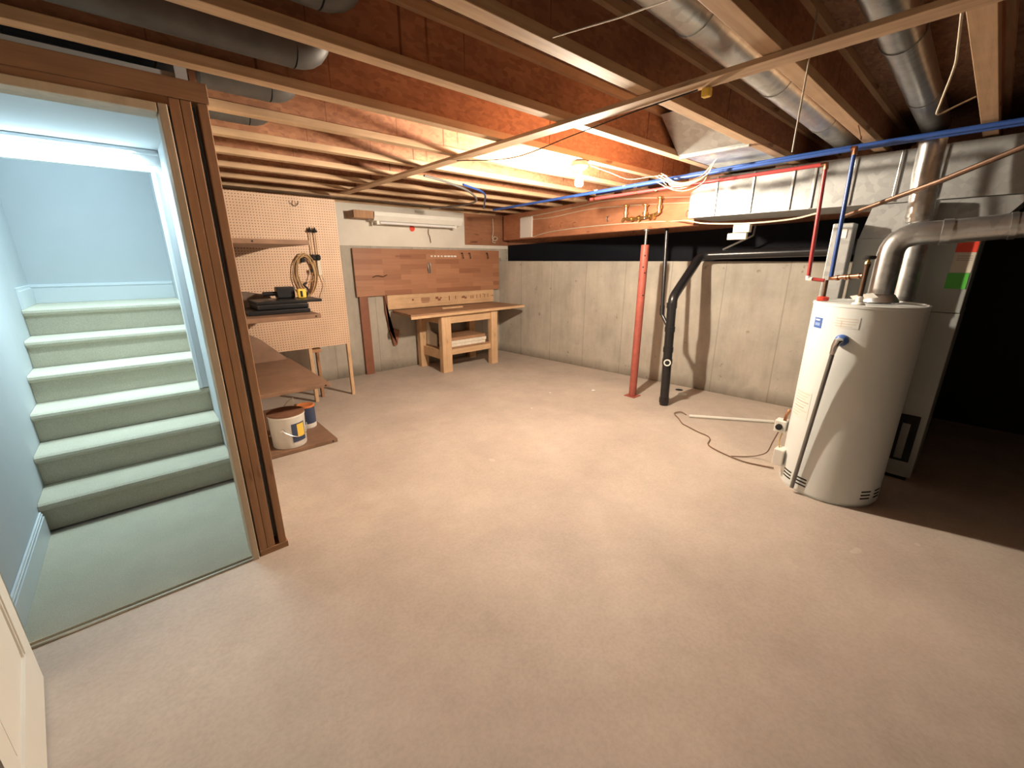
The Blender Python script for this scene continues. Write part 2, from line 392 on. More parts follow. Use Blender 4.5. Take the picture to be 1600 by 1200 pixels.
t = thing('staircase', (-.18, 3.4, 0), 'carpeted staircase of six grey-green steps beyond the doorway', 'stairs')
RZ, RUN, Y0 = .2, .272, 3.385
for k in range(6):
    y = Y0 + RUN * k; z = RZ * (k + 1); ye = y + RUN + .02 if k < 5 else 5.33
    nose = [(-.648, y + .022, z - RZ + (.013 if k == 0 else .001)), (-.648, y + .022, z - .055), (-.648, y - .004, z - .045), (-.648, y - .012, z - .028), (-.648, y - .008, z - .011), (-.648, y + .006, z - .002), (-.648, y + .02, z), (-.648, ye, z), (-.648, ye, z - RZ + (.013 if k == 0 else .001))]
    xr = .298 if k < 2 else .299
    MB().prism(nose, (xr + .648, 0, 0)).build('step', 'carpet', t)

# open white panel door
t = thing('door_1', (-.535, 1.75, 0), 'white panelled door standing open toward the viewer', 'door'); t['kind'] = 'structure'
def P2(u, w, z): # door frame: u along the leaf from the hinge edge, w thickness
    a = Vector((-.540, 2.105, 0)); d = Vector((.09, -.78, 0)).normalized(); n = Vector((-d.y, d.x, 0)) * -1
    return a + d * u + n * w + Vector((0, 0, z))
m = MB()
def dbox(u0, u1, w0, w1, z0, z1): m.add([P2(u, w, z) for z in (z0, z1) for w in (w0, w1) for u in (u0, u1)], [(0, 2, 3, 1), (4, 5, 7, 6), (0, 1, 5, 4), (2, 6, 7, 3), (0, 4, 6, 2), (1, 3, 7, 5)])
for (u0, u1, z0, z1) in ((0, .115, .012, 2.03), (.655, .77, .012, 2.03), (.115, .655, .012, .22), (.115, .655, .86, 1.0), (.115, .655, 1.9, 2.03)): dbox(u0, u1, 0, .035, z0, z1)
m.build('leaf_frame', 'doorp', t)
for (z0, z1) in ((.22, .86), (1.0, 1.9)):
    m = MB(); dbox(.115, .655, .010, .026, z0, z1)
    for s0, s1 in ((.115, .128), (.642, .655)): dbox(s0, s1, .004, .031, z0, z1)
    dbox(.15, .62, .006, .030, z0 + .04, z1 - .04)
    m.build('panel', 'doorp', t)

# ------------------------------------------------------------------ joists
JC = [.19 + .4975 * k for k in range(-5, 12)]
names = {-5: None}
order = ['nearest the camera above the water heater', 'second from the camera, carrying the long round duct on its far side', 'third from the camera, in front of the sheet metal pan',
         'fourth from the camera, just nearer than the one with the bulb', 'with the glowing bulb screwed to its edge', 'just behind the bulb, first one over the shelves', 'second behind the bulb', 'third behind the bulb',
         'fourth behind the bulb', 'fifth behind the bulb, over the pegboard', 'sixth behind the bulb', 'farthest, hard against the bench wall']
for i, y in enumerate(JC):
    k = i - 5
    x0 = -1.95 if y < 2.34 else .38
    x1 = BX(y) + .12 if y > 1.9 else 5.0
    if y > 5.4: x1 = 4.65
    lab = 'wooden I-joist ' + order[k] if k >= 0 else 'wooden I-joist overhead behind the viewer'
    t = thing('floor_joist', ((x0 + x1) / 2, y, JB), lab, 'joist', 'ceiling joists')
    B(x0, x1, y - .032, y + .032, JB, JB + .038, .002).build('bottom_flange', 'flange', t)
    B(x0, x1, y - .006, y + .006, JB + .038, JB + .202).build('web', 'osb', t)
    B(x0, x1, y - .032, y + .032, JB + .202, JB + .239).build('top_flange', 'flange', t)
# strapping board nailed under the joists
tag(B(1.835, 1.925, -1.3, 4.82, JB - .02, JB - .001, .002).build('strapping_board', 'strip'), 'long thin board nailed crosswise under the joists', 'board')

# beam, its end board, post
tag(MB().prism([(BX(5.55), 5.55, 1.87), (BX(2.0), 2.0, 1.87), (BX(2.0) + .12, 2.0, 1.87), (BX(5.55) + .12, 5.55, 1.87)], (0, 0, JB - 1.872)).build('support_beam', 'lvl'),
    'thick reddish wooden beam carrying the joists over the red post', 'beam')
d = Vector((.19, 1, 0)).normalized(); nrm = Vector((-d.y, d.x, 0))
def onbeam(y, z, off=0): return Vector((BX(y), y, z)) + nrm * off
tag(MB().prism([onbeam(4.70, 1.885, .001), onbeam(5.02, 1.885, .001), onbeam(5.02, 2.17, .001), onbeam(4.70, 2.17, .001)], nrm * .014).build('white_board', 'labelwhite'),
    'square white board fixed on the far end of the beam', 'board')
t = thing('steel_post', (4.215, 2.575, 0), 'red telescoping steel post under the wooden beam', 'post')
MB().lathe((4.215, 2.575, .008), [(.043, 0), (.043, 1.70), (.036, 1.705)], 20).build('tube', 'redpost', t, True)
B(4.145, 4.285, 2.505, 2.645, 0, .008).build('base_plate', 'redpost', t)
MB().lathe((4.215, 2.575, 1.70), [(.013, 0), (.013, .152), (.03, .153), (.03, .168)], 12).build('jack_screw', 'graymetal', t, True)
cdir = Vector((-4.2, -2.57, 0)).normalized()
for (z, a) in ((1.60, 8), (1.48, -5), (1.42, 28), (1.18, 28)):
    q = Matrix.Rotation(math.radians(a), 3, 'Z') @ cdir
    MB().lathe(Vector((4.215, 2.575, z)) + q * .039, [(.009, 0), (.009, .0052)], 10, q).build('pin_hole', 'slot', t)
# small hooks on the beam, staples, wires
for i, (y, z) in enumerate(((4.23, 2.03), (3.98, 2.03), (3.72, 2.02), (3.12, 2.04), (2.06, 2.0))):
    p = onbeam(y, z)
    pts = [p + nrm * .002, p + nrm * .03, p + nrm * .045 + Vector((0, 0, -.02)), p + nrm * .035 + Vector((0, 0, -.05)), p + nrm * .02 + Vector((0, 0, -.045))]
    tag(MB().tube(spline(pts, 4), .0035, 6).build('screw_hook', 'graymetal' if i > 2 else 'brown'), ['small hook on the beam nearest the white square board', 'small hook on the beam, second from the white square board', 'small hook on the beam, third from the white square board',
        'dark hook on the beam left of the brass valves', 'hook on the beam beside the metal trunk duct end'][i], 'hook', 'hooks on the beam')
pts = [onbeam(y, z, .008) for y, z in ((4.68, 1.885), (4.3, 1.93), (3.6, 1.95), (3.0, 1.947), (2.5, 1.935), (2.2, 1.92))] + [Vector((3.86, 1.95, 1.895)), Vector((3.82, 1.78, 1.86)), Vector((3.64, 1.37, 1.825)), Vector((3.58, 1.05, 1.83)), Vector((3.48, .87, 1.85))]
tag(MB().tube(spline(pts, 5), .006, 6).build('electrical_cable', 'cream'), 'cream cable running along the lower edge of the beam to the white box', 'cable')
pts = [onbeam(y, z, .009) for y, z in ((5.0, 2.175), (4.4, 2.18), (3.7, 2.2), (3.2, 2.215), (2.75, 2.19), (2.35, 2.15), (2.02, 2.12))]
tag(MB().tube(spline(pts, 5), .006, 6).build('electrical_cable', 'cream'), 'cream cable along the top of the beam behind the brass valves', 'cable')
pts = [onbeam(y, z, .006) for y, z in ((4.69, 2.13), (4.2, 2.12), (3.5, 2.15), (2.9, 2.13), (2.4, 2.10), (2.02, 2.07))]
tag(MB().tube(spline(pts, 5), .0045, 6).build('electrical_cable', 'cream'), 'thin cream cable across the upper face of the beam', 'cable')
t = thing('junction_box', (3.70, 1.42, 1.80), 'cream electrical box hung on the cable under the trunk duct', 'electrical box')
B(3.57, 3.62, 1.31, 1.43, 1.757, 1.815, .004).build('box_body', 'tagbeige', t)
B(3.555, 3.59, 1.32, 1.46, 1.705, 1.752, .004).build('cover', 'tagbeige', t)

# brass manifold
t = thing('valve_manifold', onbeam(2.6, 1.98, .03), 'brass valve assembly with drain cocks mounted on the beam', 'valves')
def bp(y, z, o=.04): return onbeam(y, z, o)
def valve(y, z0, z1):
    m = MB().tube([bp(y, z0), bp(y, z0 + (z1 - z0) * .3), bp(y, z0 + (z1 - z0) * .31), bp(y, z0 + (z1 - z0) * .55), bp(y, z0 + (z1 - z0) * .56), bp(y, z1)], [.017, .017, .027, .027, .016, .016], 10)
    v = m.build('valve', 'brass', t, True)
    MB().lathe(bp(y, z1), [(.024, 0), (.034, .006), (.034, .016), (.022, .024)], 12).build('valve_knob', 'brass', v, True)
valve(2.83, 2.0, 2.11); valve(2.56, 1.97, 2.09); valve(2.38, 2.01, 2.14)
MB().tube(spline([bp(2.83, 2.0), bp(2.80, 1.985), bp(2.70, 1.98), bp(2.55, 1.985), bp(2.42, 2.0), bp(2.38, 2.02)], 4), .017, 10).build('crossbar', 'brass', t, True)
for y in (2.74, 2.64, 2.50, 2.45):
    MB().tube([bp(y + .012, 1.982), bp(y - .012, 1.982)], .027, 8).build('coupling', 'brass', t)
MB().tube([bp(2.83, 2.0), bp(2.86, 1.99), bp(2.88, 1.96)], [.014, .012, .010], 8).build('spout', 'brass', t)
MB().tube([bp(2.62, 1.985), bp(2.64, 1.965), bp(2.645, 1.945)], [.014, .012, .010], 8).build('spout', 'brass', t)

# ------------------------------------------------------------------ bulb
t = thing('light_fixture', (2.63, 2.205, 2.09), 'bare lit bulb in a white ceiling lamp holder', 'light')
MB().lathe((2.63, 2.205, 2.205), [(.022, -.02), (.03, -.012), (.052, 0), (.06, .012), (.06, .03), (.052, .0445)], 24).build('lamp_holder', 'porcelain', t, True)
bl = MB().lathe((2.63, 2.205, 2.075), [(.001, 0), (.017, .003), (.027, .011), (.0315, .024), (.0315, .036), (.027, .05), (.019, .066), (.0145, .08), (.0135, .112)], 20).build('bulb', 'bulb', t, True)

# ------------------------------------------------------------------ black drain pipes
t = thing('drain_stack', (4.2, 2.16, 0), 'thick black drain pipe rising from the floor and bending to the right', 'drain pipe')
MB().tube([(4.2, 2.16, 0), (4.2, 2.19, 1.06), (4.2, 2.185, 1.12)] + bez((4.2, 2.187, 1.13), (4.2, 2.188, 1.17), (4.25, 2.193, 1.21), 4) + [(4.72, 2.245, 1.51)] + bez((4.78, 2.25, 1.555), (4.86, 2.25, 1.605), (4.88, 2.15, 1.607), 6) + [(4.93, .95, 1.64)], .047, 18).build('pipe', 'abs', t, True)
for z in (0.03, .47, .60, .82, 1.07):
    MB().tube([(4.2, 2.161 + z * .028, z), (4.2, 2.161 + z * .028 + .001, z + .055)], .0535, 18).build('hub', 'abs', t, True)
q = Vector((-.89, -.45, 0)).normalized()
MB().tube([Vector((4.2, 2.172, .50)), Vector((4.2, 2.172, .50)) + q * .085], .034, 16).build('cleanout', 'abs', t, True)
MB().lathe(Vector((4.2, 2.172, .50)) + q * .082, [(.026, 0), (.037, 0), (.037, .008), (.026, .008), (.024, .002)], 20, q).build('cleanout_rim', 'whitep', t, True)
MB().lathe(Vector((4.2, 2.172, .50)) + q * .084, [(.023, 0), (.023, .004)], 16, q).build('cleanout_plug', 'slot', t)
t = thing('vent_pipe', (4.3, 2.4, .9), 'thin black pipe dropping from the beam into the thick drain pipe', 'drain pipe')
MB().tube([(4.33, 2.42, 2.2), (4.26, 2.33, 1.06), (4.255, 2.325, 1.03), (4.25, 2.32, .985), (4.235, 2.27, .93), (4.215, 2.215, .86)], .019, 12).build('pipe', 'abs', t, True)
MB().tube([(4.262, 2.331, 1.08), (4.256, 2.327, 1.03), (4.249, 2.318, .98)], .025, 12).build('elbow', 'abs', t, True)
tag(MB().tube([(4.88, 2.03, 1.662), (4.90, 1.75, 1.80), (4.90, 1.74, 1.915)], .011, 8).build('support_strap', 'graymetal'), 'thin strap hanging the black drain pipe under the duct', 'strap')

# ------------------------------------------------------------------ trunk duct, furnace, vents
t = thing('trunk_duct', (4.1, .3, 1.92), 'big rectangular sheet metal trunk duct below the joists', 'duct')
MB().prism([(3.90, 1.97, 1.92), (3.90, -1.7, 1.92), (3.90, -1.7, 2.238), (3.90, 1.80, 2.238), (3.90, 1.97, 2.13)], (.55, 0, 0)).build('duct_body', 'duct', t)
for y in (1.74, 1.45, 1.17, 1.03, .80, .56, .36, -.15, -.6):
    B(3.889, 3.899, y - .009, y + .009, 1.924, 2.235, .003).build('drive_cleat', 'galv', t)
t = thing('duct_takeoff', (3.45, 1.43, 2.25), 'shiny sheet metal pan closing the joist bay above the trunk duct', 'duct')
m = MB().prism([(3.02, 1.215, 2.252), (3.02, 1.648, 2.252), (2.72, 1.63, 2.44), (2.72, 1.23, 2.44)], (.008, 0, .006)); m.box(3.02, 3.89, 1.215, 1.648, 2.252, 2.258)
m.build('pan', 'galv', t)
B(3.06, 3.085, 1.2, 1.66, 2.238, 2.251).build('edge_flange', 'galv', t)
def round_duct(name, label, x0, x1, y, z, r, y1=None, seams=(), mat='galv', slope=0):
    y1 = y if y1 is None else y1
    t = thing(name, ((x0 + x1) / 2, (y + y1) / 2, z - r), label, 'duct')
    MB().tube([(x0, y, z), (x1, y1, z + slope)], r, 24).build('duct_pipe', mat, t, True)
    for s in seams:
        yy = y + (y1 - y) * (s - x0) / (x1 - x0)
        MB().tube([(s - .012, yy, z), (s + .012, yy, z)], r + .004, 24).build('crimp_joint', mat, t, True)
    return t
round_duct('round_duct', 'shiny round duct lying in the joist bay above the metal trunk', .7, 4.02, .86, 2.375, .078, .90, (1.62, 2.45, 3.3))
round_duct('round_duct', 'dull round duct in the joist bay over the water heater', .9, 4.0, .40, 2.37, .068, .45, (2.35, 3.2), 'ductd')
for i, (y, xe) in enumerate(((1.575, .60), (2.075, .66), (2.565, .68), (3.06, .68))):
    t = round_duct('branch_duct', ['dark round duct end in the joist bay at the top left, nearest', 'dark round duct end in the second joist bay left of the strapping', 'dark round duct end in the joist bay just beyond the stud corner', 'dark round duct end in the joist bay over the highest shelf side'][i], -.9 if y < 2.4 else .40, xe, y, 2.372, .070, None, (), 'boot')
    MB().tube(bez((xe, y, 2.372), (xe + .085, y, 2.372), (xe + .09, y, 2.46), 6) + [(xe + .09, y, 2.4895)], .070, 20).build('elbow', 'boot', t, True)

t = thing('furnace', (4.3, .4, 0), 'grey furnace cabinet behind the water heater with paper tags', 'furnace')
B(3.95, 4.65, .095, .72, .03, 1.22, .004).build('lower_cabinet', 'furn', t)
B(3.955, 4.65, .098, .71, 1.222, 1.70, .004).build('upper_cabinet', 'furn', t)
B(3.97, 4.63, .12, .70, 0, .03).build('base', 'slot', t)
MB().prism([(3.955, .10, 1.70), (3.955, .705, 1.70), (3.93, .66, 1.918), (3.93, -.05, 1.918)], (.6, 0, 0)).build('plenum', 'duct', t)
m = B(3.936, 3.949, .13, .235, .15, .50, .004); v = m.build('vent_frame', 'slot', t)
B(3.930, 3.9365, .17, .215, .17, .44, .004).build('vent_cover', 'graymetal', v)
B(3.9515, 3.9545, .105, .20, 1.60, 1.665).build('red_tag', 'tagred', t)['label'] = 'red paper tag'
pt = B(3.9515, 3.9545, .105, .20, 1.475, 1.599).build('paper_tag', 'tagbeige', t); pt['label'] = 'beige printed paper tag'
m = MB()
for z in (1.575, 1.562, 1.55): m.box(3.9505, 3.9514, .115, .185, z, z + .004)
m.build('print', 'ink', pt)
B(3.9515, 3.9545, .108, .205, 1.375, 1.473).build('green_tag', 'taggreen', t)['label'] = 'green paper tag'
tag(B(4.66, 5.15, .10, .74, 0, 1.90, .01).build('light_blocker_box', 'dark'), 'added dark box behind the furnace that stops stray bulb light', 'light blocker')  # added box, blocks bulb light leaking past the furnace
t = thing('duct_chase', (3.86, .70, 1.3), 'narrow upright metal box with a taped label left of the flue', 'duct')
B(3.80, 3.93, .72, .84, 1.20, 1.80, .006).build('box_body', 'duct', t)
B(3.796, 3.7995, .75, .80, 1.70, 1.76).build('taped_label', 'labelwhite', t)

# ------------------------------------------------------------------ water heater
HC = (3.45, .49); HR = .285; HT = 1.285
t = thing('water_heater', (HC[0], HC[1], 0), 'tall white cylindrical gas water heater on the concrete floor', 'water heater')
MB().lathe((HC[0], HC[1], 0), [(HR - .012, 0), (HR - .012, .02), (HR, .022), (HR, HT - .008), (HR + .003, HT - .006), (HR + .003, HT + .008), (HR - .01, HT + .012), (HR - .02, HT + .004)], 72).build('tank', 'enamel', t, True)
lb = MB().cylpatch(HC, HR, 128, 142, 1.135, 1.20, .002).build('brand_label', 'labelblue', t); lb['label'] = 'blue square label'
MB().cylpatch(HC, HR + .002, 130.5, 138.5, 1.182, 1.190, .0008).build('label_print', 'labelwhite', lb)
MB().cylpatch(HC, HR + .002, 130.5, 139.5, 1.150, 1.168, .0008).build('label_print', plain('pale_blue_print', (.25, .35, .62), .5), lb)
lb = MB().cylpatch(HC, HR, 158, 184, 1.158, 1.225, .0015).build('instruction_label', 'enamel', t)
for z, a, b in ((1.213, 160, 182), (1.198, 160, 182), (1.183, 159, 181), (1.168, 160, 178)):
    MB().cylpatch(HC, HR + .0015, a, b, z - .002, z + .002, .0006).build('label_print', 'tagbeige', lb)
MB().cylpatch(HC, HR + .0015, 166, 167, 1.162, 1.20, .0006).build('label_print', 'tagbeige', lb)
lb = MB().cylpatch(HC, HR, 119, 150, .515, .71, .0015).build('warning_label', 'labelwhite', t)
for k in range(9):
    z = .695 - k * .020
    MB().cylpatch(HC, HR + .0015, 121, 148 - (k % 3) * 3 - (8 if k > 6 else 0), z - .0022, z + .0022, .0006).build('label_print', 'tagbeige' if k not in (3, 5) else 'ink', lb)
for (a, b) in ((128, 144), (153.5, 167), (229, 242.5), (250, 263)):
    for z in (.068, .092, .116):
        MB().cylpatch(HC, HR - .001, a, b, z - .005, z + .005, .0022).build('air_slot', 'slot', t)
ca, sa = math.cos(math.radians(171)), math.sin(math.radians(171))
def rad(a, r, z): a = math.radians(a); return Vector((HC[0] + r * math.cos(a), HC[1] + r * math.sin(a), z))
rv = MB().lathe(rad(171, HR, 1.085), [(.034, 0), (.036, .012), (.030, .026), (.018, .034)], 20, (ca, sa, 0)).build('relief_valve', 'labelblue', t, True); rv['label'] = 'blue collar of the relief valve'
MB().tube([rad(171, HR + .02, 1.085), rad(170, HR + .05, 1.08), rad(169, HR + .055, 1.05), rad(168, HR + .052, 1.0)], [.022, .021, .018, .014], 14).build('valve_body', 'chrome', rv, True)
MB().tube([rad(169, HR + .054, 1.055), rad(168, HR + .05, .99), rad(154, HR + .03, .035)], .0125, 12).build('discharge_pipe', 'graymetal', t, True)
# gas control on the far left side
gv = MB().bbox(3.37, 3.45, .782, .855, .33, .42, .006).build('gas_control', 'whitep', t)
MB().lathe((3.37, .82, .375), [(.022, 0), (.022, .02), (.012, .022)], 14, (-1, 0, 0)).build('control_knob', 'slot', gv, True)
MB().bbox(3.26, 3.36, .735, .80, .12, .24, .006).build('igniter_box', 'whitep', t)
MB().tube(spline([(3.40, .80, .33), (3.36, .80, .28), (3.33, .79, .26), (3.31, .78, .238)], 4), .005, 8).build('gas_tube', 'brass', t, True)
MB().tube([(3.40, .80, .42), (3.41, .80, .46), (3.43, .79, .50)], .011, 8).build('gas_nipple', 'copper', t, True)
rc = MB().lathe((3.45, .735, HT + .008), [(.030, 0), (.033, .006), (.033, .022), (.018, .026)], 20).build('hot_outlet_cap', 'tagred', t, True); rc['label'] = 'bright red outlet collar'
MB().lathe((3.31, .52, HT + .006), [(.035, 0), (.030, .01), (.018, .014), (.018, .045), (.014, .05)], 16).build('cold_inlet', 'whitep', t, True)
MB().prism([(3.36, .555, HT + .03), (3.36, .575, HT + .05), (3.36, .47, HT + .075), (3.36, .44, HT + .05)], (.004, .004, .0)).build('shield_flap', 'whitep', t)
fd = MB().lathe((3.55, .46, HT + .012), [(.10, 0), (.098, .012), (.078, .04), (.07, .05)], 24).build('draft_hood', 'galv2', t, True)

t = thing('flue_pipe', (3.55, .46, HT + .06), 'silver flue pipe rising from the water heater and elbowing right', 'vent pipe')
fz = 1.60
MB().tube([(3.55, .46, HT + .05), (3.55, .46, 1.56)] + bez((3.55, .46, 1.59), (3.55, .455, 1.70), (3.56, .33, 1.705), 7) + [(3.58, .26, 1.708)], .066, 24).build('flue_riser', 'galv2', t, True)
MB().tube([(3.58, .262, 1.708), (3.585, .22, 1.709)], .072, 24).build('clamp_band', 'galv', t, True)
MB().tube([(3.585, .225, 1.709), (3.72, -1.4, 1.85)], .066, 24).build('flue_run', 'galv2', t, True)
MB().tube([(3.606, .005, 1.728), (3.608, -.02, 1.730)], .071, 24).build('clamp_band', 'galv', t, True)
t = thing('vent_riser', (3.62, .39, 1.75), 'silver vent pipe rising in front of the trunk duct to the joists', 'vent pipe')
MB().tube([(3.62, .375, 1.775), (3.62, .385, 1.90), (3.63, .40, 2.05), (3.64, .405, 2.236)], .062, 24).build('vent_pipe_body', 'galv2', t, True)
for z in (1.80, 1.93): MB().tube([(3.62, .378 + (z - 1.8) * .08, z), (3.62, .379 + (z - 1.8) * .08, z + .02)], .067, 24).build('crimp_joint', 'galv', t, True)
t = thing('furnace_vent', (3.83, .40, 1.0), 'silver vertical vent pipe between water heater and furnace', 'vent pipe')
MB().tube([(3.86, .385, .02), (3.86, .385, 1.905)], .062, 24).build('vent_pipe_body', 'galv2', t, True)
MB().tube([(3.86, .385, 1.30), (3.86, .385, 1.32)], .067, 24).build('crimp_joint', 'galv', t, True)

# water tubing
PX = 3.46
t = thing('hot_water_pipe', (PX, 1.9, 2.1), 'red water tube along the beam dropping to the water heater', 'water pipe')
MB().tube([(PX, 2.75, 2.115), (PX, 1.8, 2.127), (PX, .885, 2.14)], .0125, 10).build('tubing', 'red', t, True)
MB().tube([(PX, .868, 2.125), (PX, .845, 1.445)], .0125, 10).build('tubing', 'red', t, True)
MB().tube([(PX, .83, 1.43), (PX, .75, 1.422)], .0115, 10).build('tubing', 'red', t, True)
MB().tube([(PX - .002, .738, 1.425), (3.452, .735, HT + .034)], .013, 10).build('nipple', 'coppdk', t, True)
MB().tube([(PX, .895, 2.14), (PX, .868, 2.14), (PX, .867, 2.11)], .017, 10).build('elbow', 'copper', t, True)
MB().tube([(PX, .845, 1.45), (PX, .845, 1.43), (PX, .82, 1.428)], .016, 10).build('elbow', 'porcelain', t, True)
for y in (2.70, 2.25, 2.05): MB().tube([(PX, y + .01, 2.117), (PX, y - .01, 2.117)], .015, 10).build('crimp_ring', 'copper', t, True)
t = thing('cold_water_pipe', (3.4, 1.9, 2.15), 'blue water tube below the joists dropping to the brass inlet', 'water pipe')
MB().tube([(3.40, 2.9, 2.155), (3.40, 1.9, 2.175), (3.40, .72, 2.195)], .0125, 10).build('tubing', 'blue', t, True)
MB().tube([(3.40, .72, 2.185), (3.40, .705, 1.45)], .0125, 10).build('tubing', 'blue', t, True)
MB().tube([(3.40, .74, 2.196), (3.40, .719, 2.196), (3.40, .719, 2.16)], .0165, 10).build('elbow', 'copper', t, True)
MB().tube([(3.40, .715, 1.44), (3.40, .69, 1.44), (3.375, .64, 1.45), (3.315, .53, 1.462)], .0125, 10).build('brass_arm', 'copper', t, True)
for f in (.12, .42, .52, .85):
    a = Vector((3.40, .69, 1.44)).lerp(Vector((3.315, .53, 1.462)), f); b = Vector((3.40, .69, 1.44)).lerp(Vector((3.315, .53, 1.462)), f + .07)
    MB().tube([a, b], .0175, 10).build('coupling', 'copper', t, True)
MB().tube([(3.31, .52, HT + .055), (3.31, .52, 1.50), (3.31, .52, 1.53)], [.013, .013, .017], 12).build('riser', 'coppdk', t, True)
MB().lathe((3.31, .52, 1.531), [(.017, 0), (.015, .012), (.008, .014), (.008, .024)], 12).build('bonnet', 'brass', t, True)
MB().lathe((3.31, .52, 1.555), [(.012, 0), (.030, .002), (.034, .007), (.034, .018), (.030, .022), (.012, .024)], 14).build('valve_wheel', 'slot', t, True)
t = thing('branch_water_pipe', (3.5, 1.5, 2.18), 'pair of blue water tubes strapped under the joists across the room', 'water pipe')
MB().tube(spline([(3.52, 4.3, 2.15), (3.50, 3.4, 2.165), (3.50, 2.2, 2.195), (3.50, .9, 2.222), (3.50, -1.5, 2.228)], 6), .0135, 10).build('tubing', 'blue', t, True)
MB().tube(spline([(3.55, 2.75, 2.17), (3.54, 1.8, 2.20), (3.54, .9, 2.218), (3.54, -1.5, 2.222)], 6), .0135, 10).build('tubing', 'blue', t, True)
for y in (2.72, 2.40, 2.29): MB().tube([(3.50, y + .012, 2.185), (3.50, y - .012, 2.186)], .018, 10).build('crimp_ring', 'porcelain', t, True)
tag(MB().tube([(3.62, .74, 1.835), (3.35, .30, 1.96), (3.06, -.25, 2.16), (3.05, -.27, 2.20)], .014, 10).build('gas_pipe', 'coppdk'), 'copper pipe slanting up to the right past the vent pipes', 'pipe')
tag(MB().tube(spline([(3.1, 5.1, 2.20), (3.05, 4.4, 2.17), (2.95, 3.9, 2.165), (2.6, 3.55, 2.19), (2.25, 3.4, 2.215), (1.98, 3.32, 2.225)], 6), .010, 8).build('flexible_tube', 'graymetal'), 'grey flexible tube looping under the joists behind the bulb', 'tube')
tag(MB().tube(spline([(3.6, 4.6, 2.20), (3.3, 4.2, 2.20), (2.9, 3.7, 2.22), (2.5, 3.5, 2.235)], 6), .010, 8).build('flexible_tube', 'blue'), 'blue flexible tube looping under the joists behind the bulb', 'tube')

# wire bundle & strings
t = thing('cable_bundle', (3.55, 1.8, 2.2), 'tangled bundle of pale cables hanging at the end of the trunk duct', 'cables')
rnd = random.Random(3)
for k in range(9):
    a = rnd.uniform(-.05, .05); bz = rnd.uniform(-.03, .03)
    pts = [(3.34 + a * .5, 1.98 + rnd.uniform(-.08, .02), 2.19 + bz), (3.31 + a, 1.84 + a, 2.11 + bz), (3.31 + a, 1.72 + a, 2.09 + bz), (3.30 + a * .4, 1.60 + a, 2.13 + bz), (3.30 + a * .3, 1.54 + a * .4, 2.20 + abs(bz) * .3), (3.29, 1.50, 2.247)]
    MB().tube(spline(pts, 5), .003, 6).build('cable', 'cream' if k % 3 else 'wirebr', t)
m_ = [(2.75, 2.20, 2.235), (2.95, 2.15, 2.20), (3.12, 2.10, 2.17), (3.25, 2.0, 2.19), (3.33, 1.9, 2.20)]
tag(MB().tube(spline(m_, 5), .0025, 6).build('electrical_cable', 'cream'), 'pale cable draped from the bulb joist toward the cable bundle', 'cable')
tag(MB().tube(spline([(2.02, .625, 2.4895), (2.022, .624, 2.3), (2.02, .626, 2.05), (2.021, .627, 1.955)], 5), .003, 6).build('hanging_string', 'cream'), 'straight pale string hanging down across the strapping board and joist', 'string')
tag(MB().tube(spline([(1.93, .225, 2.245), (2.1, .232, 2.20), (2.3, .25, 2.20), (2.55, .29, 2.16), (2.72, .31, 2.15), (2.85, .27, 2.20), (2.95, .225, 2.245)], 6), .004, 6).build('hanging_cable', 'cream'), 'loose white cable looping beside the joist at the top right', 'cable')
tag(MB().tube(spline([(3.08, .66, 2.246), (3.12, .655, 2.22), (3.16, .652, 2.19), (3.20, .66, 2.215)], 5), .003, 6).build('loose_wire', 'wirebr'), 'short loose wire hanging under the joist near the red elbow', 'wire')
tag(MB().tube([(1.20, 1.153, 2.262), (1.26, .93, 2.258), (1.31, .719, 2.262)], .0025, 6).build('bridging_rod', 'chrome'), 'thin shiny rod between two joists at the top', 'rod')
tag(MB().tube(spline([(1.88, 2.7, 2.226), (2.05, 2.3, 2.205), (2.0, 1.75, 2.22), (1.93, 1.3, 2.225), (1.9, .98, 2.226)], 6), .003, 6).build('lamp_cable', 'slot'), 'thin dark cable following the strapping board past the bulb', 'cable')
tag(MB().bbox(1.90, 1.93, .93, .965, 2.195, 2.229, .006).build('wire_connector', 'yellow'), 'small yellow connector under the strapping board', 'connector')

# ------------------------------------------------------------------ pegboard
t = thing('pegboard', (1.07, 4.83, 0), 'tall tan pegboard panel standing on wooden legs', 'pegboard')
B(.38, 1.775, 4.83, 4.838, .625, 2.17).build('perforated_panel', 'peg', t)
B(1.735, 1.772, 4.839, 4.877, 0, 2.16, .002).build('leg', 'pineZ', t)
B(1.315, 1.352, 4.839, 4.877, 0, 2.16, .002).build('leg', 'pineZ', t)
B(1.43, 1.46, 4.98, 5.03, 0, .62, .002).build('leg', 'stud', t)
B(.40, 1.735, 4.839, 4.86, .66, .70).build('rail', 'stud', t); B(.40, 1.735, 4.839, 4.86, 2.10, 2.14).build('rail', 'stud', t)
B(1.36, 1.46, 4.88, 4.98, .56, .60).build('brace', 'stud', t)
def peghook(x, z, label):
    m = MB()
    for dx in (-.028, .028): m.tube(spline([(x + dx, 4.829, z + .01), (x + dx, 4.80, z + .008), (x + dx * .9, 4.785, z + .03)], 4), .003, 6)
    m.tube(spline([(x - .03, 4.825, z), (x, 4.815, z - .015), (x + .03, 4.825, z)], 4), .003, 6)
    tag(m.build('peg_hook', 'slot'), label, 'hook')
peghook(1.37, 2.09, 'small double wire hook high on the pegboard')
t = thing('extension_cord', (1.4, 4.80, 1.2), 'coiled tan extension cord hanging on the pegboard above the black tool', 'cord')
